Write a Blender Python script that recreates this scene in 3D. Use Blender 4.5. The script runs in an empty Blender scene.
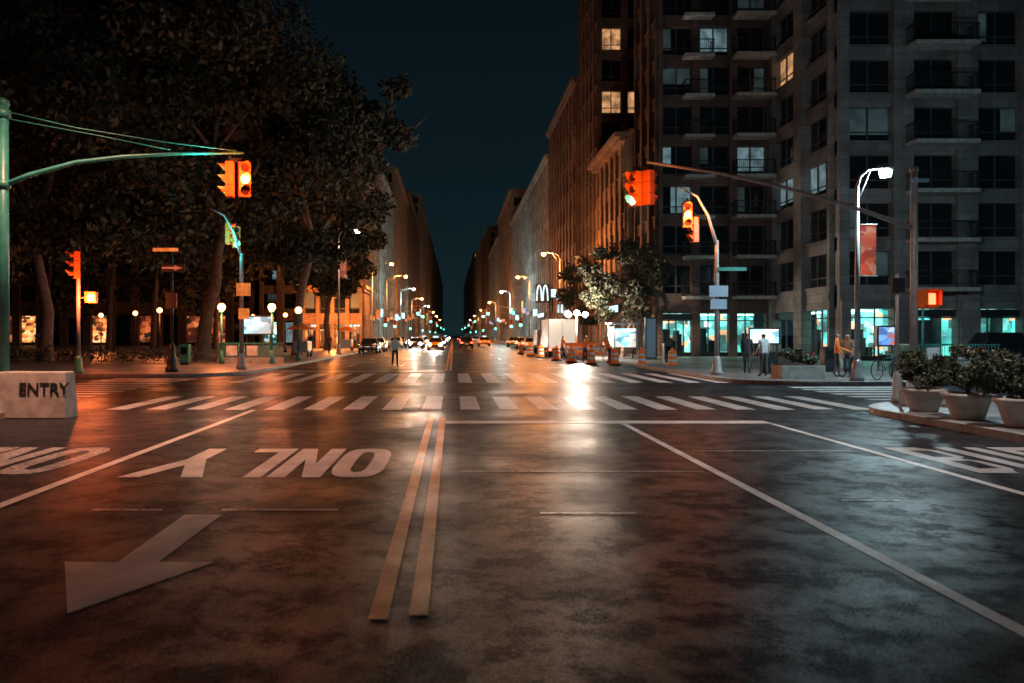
import bpy, math, random
import numpy as np
from mathutils import Matrix, Vector
random.seed(7); rng=np.random.default_rng(7)
S=bpy.context.scene
COL=S.collection
# ------------------------------------------------------------------ materials
def nodes(name):
    m=bpy.data.materials.new(name); m.use_nodes=True
    return m,m.node_tree.nodes,m.node_tree.links,m.node_tree.nodes['Principled BSDF']
def mat(name,c,rough=.7,var=.25,scale=3.,bump=.1,metal=0.,fine=40.):
    m,N,L,b=nodes(name)
    tc=N.new('ShaderNodeTexCoord'); n=N.new('ShaderNodeTexNoise'); n.inputs['Scale'].default_value=scale; n.inputs['Detail'].default_value=6
    L.new(tc.outputs['Object'],n.inputs['Vector'])
    r=N.new('ShaderNodeValToRGB'); r.color_ramp.elements[0].position=.3; r.color_ramp.elements[1].position=.7
    r.color_ramp.elements[0].color=[x*(1-var) for x in c]+[1]; r.color_ramp.elements[1].color=[min(1,x*(1+var)) for x in c]+[1]
    L.new(n.outputs['Fac'],r.inputs['Fac']); L.new(r.outputs['Color'],b.inputs['Base Color'])
    b.inputs['Roughness'].default_value=rough; b.inputs['Metallic'].default_value=metal
    if bump>0:
        n2=N.new('ShaderNodeTexNoise'); n2.inputs['Scale'].default_value=fine; n2.inputs['Detail'].default_value=4
        L.new(tc.outputs['Object'],n2.inputs['Vector'])
        bp=N.new('ShaderNodeBump'); bp.inputs['Strength'].default_value=bump; bp.inputs['Distance'].default_value=.02
        L.new(n2.outputs['Fac'],bp.inputs['Height']); L.new(bp.outputs['Normal'],b.inputs['Normal'])
    return m
def emi(name,c,s,var=.0,scale=4.,base=None,sample=True):
    m,N,L,b=nodes(name)
    b.inputs['Base Color'].default_value=[x*.3 for x in c]+[1] if not base else list(base)+[1]
    b.inputs['Emission Color'].default_value=list(c)+[1]; b.inputs['Emission Strength'].default_value=s
    if var>0:
        tc=N.new('ShaderNodeTexCoord'); n=N.new('ShaderNodeTexNoise'); n.inputs['Scale'].default_value=scale; n.inputs['Detail'].default_value=5
        L.new(tc.outputs['Object'],n.inputs['Vector'])
        mr=N.new('ShaderNodeMapRange'); mr.inputs[1].default_value=.35; mr.inputs[2].default_value=.65
        mr.inputs[3].default_value=s*(1-var); mr.inputs[4].default_value=s*(1+var*.5)
        L.new(n.outputs['Fac'],mr.inputs[0]); L.new(mr.outputs[0],b.inputs['Emission Strength'])
    if not sample: m.cycles.emission_sampling='NONE'
    return m
def shopmat(name,cols,s,scale=1.4,lo=.25,sample=True):
    m,N,L,b=nodes(name)
    tc=N.new('ShaderNodeTexCoord'); mp=N.new('ShaderNodeMapping'); mp.inputs['Scale'].default_value=(1,1,1.6); L.new(tc.outputs['Object'],mp.inputs[0])
    v=N.new('ShaderNodeTexVoronoi'); v.distance='CHEBYCHEV'; v.inputs['Scale'].default_value=scale; L.new(mp.outputs[0],v.inputs['Vector'])
    sp=N.new('ShaderNodeSeparateXYZ'); L.new(v.outputs['Color'],sp.inputs[0])
    r=N.new('ShaderNodeValToRGB'); r.color_ramp.interpolation='CONSTANT'; e=r.color_ramp.elements
    e[0].position=0; e[0].color=(*cols[0],1); e[1].position=1/len(cols); e[1].color=(*cols[1],1)
    for i,c in enumerate(cols[2:]): x=e.new((i+2)/len(cols)); x.color=(*c,1)
    L.new(sp.outputs[0],r.inputs['Fac'])
    n=N.new('ShaderNodeTexNoise'); n.inputs['Scale'].default_value=.35; n.inputs['Detail'].default_value=3; L.new(tc.outputs['Object'],n.inputs['Vector'])
    mr=N.new('ShaderNodeMapRange'); mr.inputs[1].default_value=.38; mr.inputs[2].default_value=.62; mr.inputs[3].default_value=s*lo; mr.inputs[4].default_value=s*1.5
    L.new(n.outputs['Fac'],mr.inputs[0]); L.new(mr.outputs[0],b.inputs['Emission Strength']); L.new(r.outputs['Color'],b.inputs['Emission Color'])
    b.inputs['Base Color'].default_value=(.2,.2,.2,1)
    if not sample: m.cycles.emission_sampling='NONE'
    return m
def asphalt_mat(name,paint=None,wear=.5):
    m,N,L,b=nodes(name)
    tc=N.new('ShaderNodeTexCoord'); V=tc.outputs['Object']
    def noise(s,d=4,r=.6):
        n=N.new('ShaderNodeTexNoise'); n.inputs['Scale'].default_value=s; n.inputs['Detail'].default_value=d; n.inputs['Roughness'].default_value=r
        L.new(V,n.inputs['Vector']); return n.outputs['Fac']
    def ramp(f,p0,c0,p1,c1):
        r=N.new('ShaderNodeValToRGB'); e=r.color_ramp.elements; e[0].position=p0; e[1].position=p1; e[0].color=(c0,c0,c0,1); e[1].color=(c1,c1,c1,1)
        L.new(f,r.inputs['Fac']); return r.outputs['Color']
    def mix(t,f,a,bb):
        x=N.new('ShaderNodeMixRGB'); x.blend_type=t
        for i,v in enumerate((f,a,bb)):
            if hasattr(v,'links'): L.new(v,x.inputs[i])
            else: x.inputs[i].default_value=v
        return x.outputs[0]
    big=ramp(noise(.22,6),.3,.5,.7,1.5)
    speck=ramp(noise(60,3,.85),.38,.25,.66,2.4)
    vor=N.new('ShaderNodeTexVoronoi'); vor.feature='DISTANCE_TO_EDGE'; vor.inputs['Scale'].default_value=.22
    mp=N.new('ShaderNodeMixRGB'); mp.blend_type='ADD'; mp.inputs[0].default_value=1
    nz=N.new('ShaderNodeTexNoise'); nz.inputs['Scale'].default_value=1.3; nz.inputs['Detail'].default_value=6; L.new(V,nz.inputs['Vector'])
    L.new(V,mp.inputs[1]); L.new(nz.outputs['Color'],mp.inputs[2]); L.new(mp.outputs[0],vor.inputs['Vector'])
    crack=ramp(vor.outputs['Distance'],.002,.5,.008,1.)
    col=mix('MULTIPLY',1.,mix('MULTIPLY',1.,mix('MULTIPLY',1.,(.023,.025,.029,1),big),speck),crack)
    if paint:
        w=ramp(noise(14,9,.8),wear-.1,0.,wear+.02,1.)
        dirt=ramp(noise(1.7,5),.3,.6,.7,1.)
        col=mix('MIX',w,col,mix('MULTIPLY',1.,tuple(paint)+(1,),dirt))
    L.new(col,b.inputs['Base Color'])
    rr=N.new('ShaderNodeMapRange'); rr.inputs[1].default_value=.35; rr.inputs[2].default_value=.65; rr.inputs[3].default_value=.28; rr.inputs[4].default_value=.5
    L.new(noise(.5,7),rr.inputs[0]); L.new(rr.outputs[0],b.inputs['Roughness'])
    sr=N.new('ShaderNodeMapRange'); sr.inputs[1].default_value=.45; sr.inputs[2].default_value=.7; sr.inputs[3].default_value=.004 ; sr.inputs[4].default_value=.07
    L.new(noise(2.,8,.75),sr.inputs[0]); L.new(sr.outputs[0],b.inputs['Specular IOR Level'])
    bp=N.new('ShaderNodeBump'); bp.inputs['Strength'].default_value=.3; bp.inputs['Distance'].default_value=.01
    L.new(noise(70,4,.7),bp.inputs['Height'])
    bp2=N.new('ShaderNodeBump'); bp2.inputs['Strength'].default_value=.1; bp2.inputs['Distance'].default_value=.05
    L.new(noise(1.2,4),bp2.inputs['Height']); L.new(bp2.outputs['Normal'],bp.inputs['Normal'])
    L.new(bp.outputs['Normal'],b.inputs['Normal'])
    return m
def slab_mat(name,c,sx=1.5):
    m,N,L,b=nodes(name)
    tc=N.new('ShaderNodeTexCoord')
    br=N.new('ShaderNodeTexBrick'); br.offset=0; br.inputs['Scale'].default_value=1.; br.inputs['Brick Width'].default_value=sx; br.inputs['Row Height'].default_value=sx
    br.inputs['Mortar Size'].default_value=.02
    br.inputs['Color1'].default_value=[x*.75 for x in c]+[1]; br.inputs['Color2'].default_value=[x*1.2 for x in c]+[1]; br.inputs['Mortar'].default_value=[x*.3 for x in c]+[1]
    L.new(tc.outputs['Object'],br.inputs['Vector'])
    n=N.new('ShaderNodeTexNoise'); n.inputs['Scale'].default_value=1.1; n.inputs['Detail'].default_value=8; L.new(tc.outputs['Object'],n.inputs['Vector'])
    r=N.new('ShaderNodeValToRGB'); r.color_ramp.elements[0].position=.3; r.color_ramp.elements[0].color=(.5,.5,.5,1); r.color_ramp.elements[1].position=.7
    L.new(n.outputs['Fac'],r.inputs['Fac'])
    x=N.new('ShaderNodeMixRGB'); x.blend_type='MULTIPLY'; x.inputs[0].default_value=1; L.new(br.outputs['Color'],x.inputs[1]); L.new(r.outputs['Color'],x.inputs[2])
    L.new(x.outputs[0],b.inputs['Base Color']); b.inputs['Roughness'].default_value=.45
    bp=N.new('ShaderNodeBump'); bp.inputs['Strength'].default_value=.3; bp.inputs['Distance'].default_value=.01; L.new(n.outputs['Fac'],bp.inputs['Height']); L.new(bp.outputs['Normal'],b.inputs['Normal'])
    return m
def brick_mat(name,c,w=.6,hh=.3):
    m,N,L,b=nodes(name)
    tc=N.new('ShaderNodeTexCoord'); sp=N.new('ShaderNodeSeparateXYZ'); cb=N.new('ShaderNodeCombineXYZ'); ad=N.new('ShaderNodeMath')
    L.new(tc.outputs['Object'],sp.inputs[0]); L.new(sp.outputs[0],ad.inputs[0]); L.new(sp.outputs[1],ad.inputs[1]); L.new(ad.outputs[0],cb.inputs[0]); L.new(sp.outputs[2],cb.inputs[1])
    br=N.new('ShaderNodeTexBrick'); br.inputs['Scale'].default_value=1.; br.inputs['Brick Width'].default_value=w; br.inputs['Row Height'].default_value=hh; br.inputs['Mortar Size'].default_value=.02
    br.inputs['Color1'].default_value=[x*.85 for x in c]+[1]; br.inputs['Color2'].default_value=[x*1.15 for x in c]+[1]; br.inputs['Mortar'].default_value=[x*.55 for x in c]+[1]
    L.new(cb.outputs[0],br.inputs['Vector'])
    n=N.new('ShaderNodeTexNoise'); n.inputs['Scale'].default_value=.5; n.inputs['Detail'].default_value=7; L.new(tc.outputs['Object'],n.inputs['Vector'])
    r=N.new('ShaderNodeValToRGB'); r.color_ramp.elements[0].position=.3; r.color_ramp.elements[0].color=(.45,.45,.45,1); r.color_ramp.elements[1].position=.7
    L.new(n.outputs['Fac'],r.inputs['Fac'])
    x=N.new('ShaderNodeMixRGB'); x.blend_type='MULTIPLY'; x.inputs[0].default_value=1; L.new(br.outputs['Color'],x.inputs[1]); L.new(r.outputs['Color'],x.inputs[2])
    L.new(x.outputs[0],b.inputs['Base Color']); b.inputs['Roughness'].default_value=.8
    return m
ASPH=asphalt_mat('asphalt'); WHITE=asphalt_mat('road_paint_white',(.8,.8,.78),.42); YEL=asphalt_mat('road_paint_yellow',(.85,.36,.12),.42)
FADED=asphalt_mat('road_paint_faded',(.5,.5,.5),.5); ARROW=asphalt_mat('road_paint_arrow',(.5,.5,.5),.38)
PAVE=slab_mat('pavement_slabs',(.28,.28,.28)); KERB=mat('kerb_granite',(.3,.3,.3),.6,.3,5)
STONE=brick_mat('limestone',(.25,.245,.24),1.1,.55); DBRICK=brick_mat('dark_brick',(.17,.115,.10)); GREY=brick_mat('grey_stone',(.34,.36,.36),1.2,.6)
TAN=brick_mat('tan_brick',(.36,.24,.17)); CONC=mat('concrete',(.4,.4,.38),.8,.3,4,.3)
GLASS=mat('window_glass',(.012,.016,.02),.08,.3,.4,0); DKMET=mat('dark_metal',(.025,.027,.03),.45,.3,6,.1,.3)
GALV=mat('galvanised_steel',(.36,.38,.39),.5,.2,5,.1,.2); TEALP=mat('green_painted_steel',(.03,.2,.18),.4,.2,6,.05)
FRAME=mat('window_frame',(.06,.065,.07),.5); BLK=mat('black_rubber',(.02,.02,.02),.7)
YHOUS=emi('signal_housing_glow',(.9,.10,.005),.05,base=(.6,.13,.015),sample=False)  # housing is no lamp; faint emission paints the orange light on it
ORANGE=emi('safety_orange',(1,.2,.02),.05,base=(.85,.18,.02),sample=False); RWHITE=mat('reflective_white',(.7,.7,.7),.4)
LAMPW=emi('lamp_white',(.8,.97,1.),90.,sample=False); LAMPO=emi('lamp_orange',(1.,.36,.07),90.,sample=False); GLOBE=emi('globe_glass',(1.,.42,.14),8.,sample=False)
AMB=emi('signal_amber',(1,.33,.05),30.,sample=False); TEAL=emi('signal_green',(.05,1,.75),22.,sample=False); RED=emi('signal_red',(1,.05,.02),14.,sample=False); LOFF=mat('signal_lens_off',(.05,.02,.02),.2)
HEADL=emi('headlight',(.9,.97,1),130.,sample=False); TAILL=emi('tail_light',(1,.05,.02),18.,sample=False)
WARM=emi('lit_window_warm',(1,.5,.22),.6,.7,1.3,sample=False); COOL=emi('lit_window_cool',(.5,.8,.9),.2,.7,1.3,sample=False); DIMW=emi('lit_window_dim',(.4,.6,.62),.04,.7,1.,sample=False)
SHOP=shopmat('shop_interior',[(.04,.4,.36),(.1,.75,.64),(.02,.12,.11),(.6,1,.92),(.06,.55,.5),(.02,.06,.06),(.2,.85,.78),(.9,.45,.2)],1.8,1.4,.35); SHOPC=emi('shop_ceiling_light',(.45,1,.88),6.)
SHOPW=shopmat('shop_interior_warm',[(.9,.3,.06),(.3,.06,.02),(1,.5,.2),(.05,.02,.01),(1,.35,.08),(.6,.15,.04)],1.2,sample=False)
SHOPR=shopmat('shop_interior_red',[(.8,.16,.04),(.2,.03,.01),(1,.3,.1),(.03,.01,.01),(.02,.01,.01),(.4,.07,.02)],.6,1.,sample=False)
SCR=shopmat('display_panel',[(.6,.95,1),(.3,.8,.9),(.85,1,1),(.5,.9,1),(.1,.35,.45),(.7,1,1),(.9,.8,.7)],1.25,2.2,.5); SCRB=shopmat('display_blue',[(.2,.5,1),(.05,.15,.5),(.7,.85,1),(.5,.1,.08),(.1,.3,.8)],.8,3.,.4,False); SIGNO=emi('sign_orange_lit',(1,.25,.05),.7,.4,6.,sample=False); SIGNB=emi('sign_blue_lit',(.25,.5,.8),.04,.3,6.,base=(.25,.35,.45),sample=False)
SIGNW=emi('sign_white_lit',(.55,.9,1),1.7,.5,1.5,sample=False)
BARK=mat('bark',(.15,.10,.08),.9,.5,6,.8,0,12)
LEAF=mat('leaves',(.03,.035,.02),.75,.6,1.2,0); LEAF2=mat('leaves_light',(.05,.055,.03),.75,.6,1.2,0); FLOW=mat('flower_petals',(.6,.1,.15),.6)
LEAFP=mat('shrub_leaves',(.06,.09,.05),.5,.6,4,0)
POT=mat('concrete_pot',(.5,.46,.42),.75,.25,5,.2); BAN=shopmat('banner_cloth_glow',[(1,.12,.04),(.6,.05,.02),(1,.4,.25),(1,.18,.06)],.4,2.5,sample=False)  # banner cloth emits: the light falling on it is put in as glow
# ------------------------------------------------------------------ mesh builder
class M:
    def __init__(s): s.v=[];s.f=[];s.mi=[];s.ms=[];s.sm=[];s.T=Matrix()
    def m(s,mt):
        if mt not in s.ms: s.ms.append(mt)
        return s.ms.index(mt)
    def add(s,vs,fs,mt,smooth=False):
        o=len(s.v); k=s.m(mt); T=s.T
        s.v+= [tuple(T@Vector(p)) for p in vs]
        for f in fs: s.f.append([i+o for i in f]); s.mi.append(k); s.sm.append(smooth)
    def box(s,x0,x1,y0,y1,z0,z1,mt):
        s.add([(x0,y0,z0),(x1,y0,z0),(x1,y1,z0),(x0,y1,z0),(x0,y0,z1),(x1,y0,z1),(x1,y1,z1),(x0,y1,z1)],
              [(0,3,2,1),(4,5,6,7),(0,1,5,4),(1,2,6,5),(2,3,7,6),(3,0,4,7)],mt)
    def tube(s,pts,rad,mt,n=8,cap=True):
        pts=[Vector(p) for p in pts]
        if not hasattr(rad,'__len__'): rad=[rad]*len(pts)
        vs=[];up=None
        for i,p in enumerate(pts):
            d=(pts[min(i+1,len(pts)-1)]-pts[max(i-1,0)]).normalized()
            if up is None: up=Vector((0,0,1)) if abs(d.z)<.9 else Vector((1,0,0))
            a=d.cross(up)
            if a.length<1e-4: a=d.cross(Vector((0,1,0)))
            a.normalize(); b=d.cross(a).normalized()
            for k in range(n):
                t=2*math.pi*k/n; vs.append(p+(a*math.cos(t)+b*math.sin(t))*rad[i])
        fs=[]
        for i in range(len(pts)-1):
            for k in range(n):
                k2=(k+1)%n; fs.append((i*n+k,i*n+k2,(i+1)*n+k2,(i+1)*n+k))
        if cap: fs.append(tuple(range(n))[::-1]); fs.append(tuple((len(pts)-1)*n+k for k in range(n)))
        s.add(vs,fs,mt,True)
    def lathe(s,x,y,prof,mt,n=20):
        vs=[];fs=[]
        for r,z in prof:
            for k in range(n):
                t=2*math.pi*k/n; vs.append((x+r*math.cos(t),y+r*math.sin(t),z))
        for i in range(len(prof)-1):
            for k in range(n):
                k2=(k+1)%n; fs.append((i*n+k,i*n+k2,(i+1)*n+k2,(i+1)*n+k))
        fs.append(tuple(range(n))[::-1]); fs.append(tuple((len(prof)-1)*n+k for k in range(n)))
        s.add(vs,fs,mt,True)
    def sph(s,c,r,mt,n=14,sq=1.):
        s.lathe(c[0],c[1],[(max(1e-3,r*math.sin(math.pi*i/8)),c[2]-r*sq*math.cos(math.pi*i/8)) for i in range(9)],mt,n)
    def done(s,name,bevel=0,parent=None,loc=None,rot=0):
        me=bpy.data.meshes.new(name); me.from_pydata(s.v,[],s.f)
        for mt in s.ms: me.materials.append(mt)
        me.polygons.foreach_set('material_index',s.mi); me.polygons.foreach_set('use_smooth',s.sm); me.update()
        o=bpy.data.objects.new(name,me); COL.objects.link(o)
        if bevel:
            b=o.modifiers.new('bevel','BEVEL'); b.width=bevel; b.segments=2; b.limit_method='ANGLE'; b.angle_limit=.9
        if parent: o.parent=parent
        if loc: o.location=loc
        o.rotation_euler[2]=rot
        return o
def light(kind,name,loc,e,c,size=.15,parent=None,spot=None,rot=None,blend=.6):
    l=bpy.data.lights.new(name,kind); l.energy=e; l.color=c
    if kind in('POINT','SPOT'): l.shadow_soft_size=size
    if kind=='SPOT': l.spot_size=spot or 2.6; l.spot_blend=blend
    o=bpy.data.objects.new(name,l); COL.objects.link(o); o.location=loc
    if rot: o.rotation_euler=rot
    if parent: o.parent=parent
    return o
def text(body,loc,size,mt,rot,parent,name='lettering',ext=.004):
    c=bpy.data.curves.new(name,'FONT'); c.body=body; c.size=size; c.extrude=ext; c.align_x='CENTER'; c.align_y='CENTER'; c.offset=size*.012
    c.materials.append(mt); o=bpy.data.objects.new(name,c); COL.objects.link(o); o.location=loc; o.rotation_euler=rot; o.parent=parent; return o
# ------------------------------------------------------------------ ground
g=M(); g.add([(-1500,-300,0),(1500,-300,0),(1500,2500,0),(-1500,2500,0)],[(0,1,2,3)],ASPH); g.done('ground')
g=M(); g.add([(-9.2,-60,.004),(10.2,-60,.004),(10.2,1500,.004),(-9.2,1500,.004)],[(0,1,2,3)],ASPH); g.done('road')
g=M(); g.add([(-300,16,.004),(-9.2,16,.004),(-9.2,36,.004),(-300,36,.004)],[(0,1,2,3)],ASPH)
g.add([(10.2,16,.004),(300,16,.004),(300,31,.004),(10.2,31,.004)],[(0,1,2,3)],ASPH); g.done('cross_street')
def block(name,pts):
    b=M(); n=len(pts)
    def off(d):
        out=[]
        for i in range(n):
            a=Vector(pts[i-1]);q=Vector(pts[i]);r=Vector(pts[(i+1)%n])
            n1=Vector((-(q-a).y,(q-a).x)).normalized(); n2=Vector((-(r-q).y,(r-q).x)).normalized()
            m_=(n1+n2).normalized(); out.append(q+m_*d/max(.5,m_.dot(n1)))
        return out
    ins=off(.18)
    v=[(p[0],p[1],0) for p in pts]+[(p[0],p[1],.14) for p in pts]+[(p[0],p[1],.14) for p in ins]
    b.add(v,[(i,(i+1)%n,n+(i+1)%n,n+i) for i in range(n)]+[(n+i,n+(i+1)%n,2*n+(i+1)%n,2*n+i) for i in range(n)],KERB)
    b.add([(p[0],p[1],.14) for p in ins],[tuple(range(n))],PAVE)
    b.done(name)
def arc(cx,cy,r,a0,a1,k=8): return [(cx+r*math.cos(math.radians(a0+(a1-a0)*i/k)),cy+r*math.sin(math.radians(a0+(a1-a0)*i/k))) for i in range(k+1)]
block('pavement',[(-300,33),*arc(-12,36,3,-90,0),(-9,1400),(-300,1400)])
block('pavement',[(300,27.5),(300,1400),(10,1400),*arc(13,30.5,3,180,270)])
block('pavement',[(9.2,-60),(300,-60),(300,19.6),*arc(11.7,17.1,2.5,90,180)])
block('pavement',[(-300,-60),(-9.3,-60),*arc(-11.3,18.,2,0,90),(-300,20)])
# ------------------------------------------------------------------ markings
def quad(b,x0,x1,y0,y1,mt,z=.009): b.add([(x0,y0,z),(x1,y0,z),(x1,y1,z),(x0,y1,z)],[(0,1,2,3)],mt)
k=M()
for x in (-.46,-.215): quad(k,x-.06,x+.06,4.95+(x+.3)*.3,16.9,YEL)
quad(k,-.17,6.3,15.75,16.25,WHITE); quad(k,3.29,3.41,-20,15.7,WHITE); quad(k,6.2,6.32,-20,15.7,WHITE); quad(k,-4.7,-4.56,-20,18.6,WHITE)
k.done('lane_markings')
k=M(); x=-8.1
while x<9.6: quad(k,x,x+.46,18.7+random.uniform(-.06,.06),22.7+random.uniform(-.06,.06),WHITE); x+=.92
k.done('crosswalk')
k=M(); x=-8.2
while x<9.9: quad(k,x,x+.5,29.2,36.2,WHITE); x+=1.05
k.done('crosswalk')
k=M(); y=20.5
while y<32: quad(k,-13.5,-10.2,y,y+.45,WHITE); y+=1.0
k.done('crosswalk')
k=M(); y=20.4
while y<27: quad(k,11.2,14.8,y,y+.45,WHITE); y+=1.0
k.done('crosswalk')
k=M()
for a in range(44,420,12):
    for xx in(-5.8,-2.9,3.35,6.3): quad(k,xx-.06,xx+.06,a,a+3.4,WHITE)
quad(k,-.4,-.28,39,900,YEL); quad(k,-.18,-.06,39,900,YEL); quad(k,-8.8,-.4,38.2,38.7,WHITE)
k.done('lane_markings')
def glyph(b,ch,X,Y,w,h,rot,mt=WHITE):
    s=.24*w/.7; t=.34*h/2.3
    if ch=='L': s=.22
    if ch=='Y': s=.27
    def T(u,v): return (X-u,Y-v) if rot else (X+u,Y+v)
    def poly(ps): b.add([(*T(u,v),.009) for u,v in ps],[tuple(range(len(ps)))],mt)
    if ch in 'OD':
        o=[];i=[]
        for q in range(20):
            a=2*math.pi*q/20; ca,sa=math.cos(a),math.sin(a); sg=lambda z:(abs(z)**.6)*(1 if z>0 else -1)
            o.append((w/2+w/2*sg(ca),h/2+h/2*sg(sa))); i.append((w/2+(w/2-s)*sg(ca),h/2+(h/2-t)*sg(sa)))
        for q in range(20): poly([o[q],o[(q+1)%20],i[(q+1)%20],i[q]])
    elif ch=='N':
        poly([(0,0),(s,0),(s,h),(0,h)]); poly([(w-s,0),(w,0),(w,h),(w-s,h)]); poly([(s,h),(s,h*.58),(w-s,0),(w-s,h*.42)])
    elif ch=='L':
        poly([(0,0),(w,0),(w,t),(s,t),(0,t)]); poly([(0,t),(s,t),(s,h),(0,h)])
    elif ch=='Y':
        m_=w/2; poly([(m_-s/2,0),(m_+s/2,0),(m_+s/2,h*.42),(m_-s/2,h*.42)])
        poly([(m_-s/2,h*.42),(m_,h*.42),(m_,h*.62),(s,h),(0,h)]); poly([(m_,h*.42),(m_+s/2,h*.42),(w,h),(w-s,h),(m_,h*.62)])
    elif ch=='B':
        poly([(0,0),(s,0),(s,h),(0,h)])
        for v in(0,h/2-t/2,h-t): poly([(s,v),(w-s*.6,v),(w-s*.6,v+t),(s,v+t)])
        poly([(w-s*.6,t*.3),(w,t),(w,h/2-t*.5),(w-s*.6,h/2-t*.1)]); poly([(w-s*.6,h/2+t*.1),(w,h/2+t*.5),(w,h-t),(w-s*.6,h-t*.3)])
    elif ch=='U':
        poly([(0,t),(s,t),(s,h),(0,h)]); poly([(w-s,t),(w,t),(w,h),(w-s,h)]); poly([(.1*w,0),(w*.9,0),(w,t),(0,t)])
    elif ch=='S':
        for v in(0,h/2-t/2,h-t): poly([(0,v),(w,v),(w,v+t),(0,v+t)])
        poly([(0,h/2+t/2),(s,h/2+t/2),(s,h-t),(0,h-t)]); poly([(w-s,t),(w,t),(w,h/2-t/2),(w-s,h/2-t/2)])
k=M()
for ch,x1,w in(('O',-.89,.69),('N',-1.63,.66),('L',-2.36,.6),('Y',-3.07,1.05)): glyph(k,ch,x1,12.25,w,2.45,True)
k.done('road_lettering')
k=M()
for ch,x1,w in(('O',-5.15,.72),('N',-5.98,.66),('L',-6.7,.55),('Y',-7.3,.9)): glyph(k,ch,x1,12.4,w,2.4,True,FADED)
k.done('road_lettering')
k=M()
for ch,x1,w in(('B',6.65,.65),('U',7.45,.65),('S',8.25,.65)): glyph(k,ch,x1,10.1,w,2.3,False,ARROW)
k.done('road_lettering')
k=M(); k.add([(-2.41,5.0,.009),(-1.83,6.14,.009),(-2.26,6.14,.009),(-2.24,7.75,.009),(-2.6,7.75,.009),(-2.57,6.14,.009),(-2.98,6.14,.009)],[(0,1,2,5,6),(2,3,4,5)],ARROW); k.done('road_arrow')
k=M()
for x0,x1,y in((0.1,3.2,10.2),(.85,1.8,7.8),(-3.6,-2.9,7.95),(-2.3,-1.15,7.95),(4.1,4.7,8.4),(3.6,6.0,12.)): quad(k,x0,x1,y,y+.06,FADED)
k.done('road_seam_marks')
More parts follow.
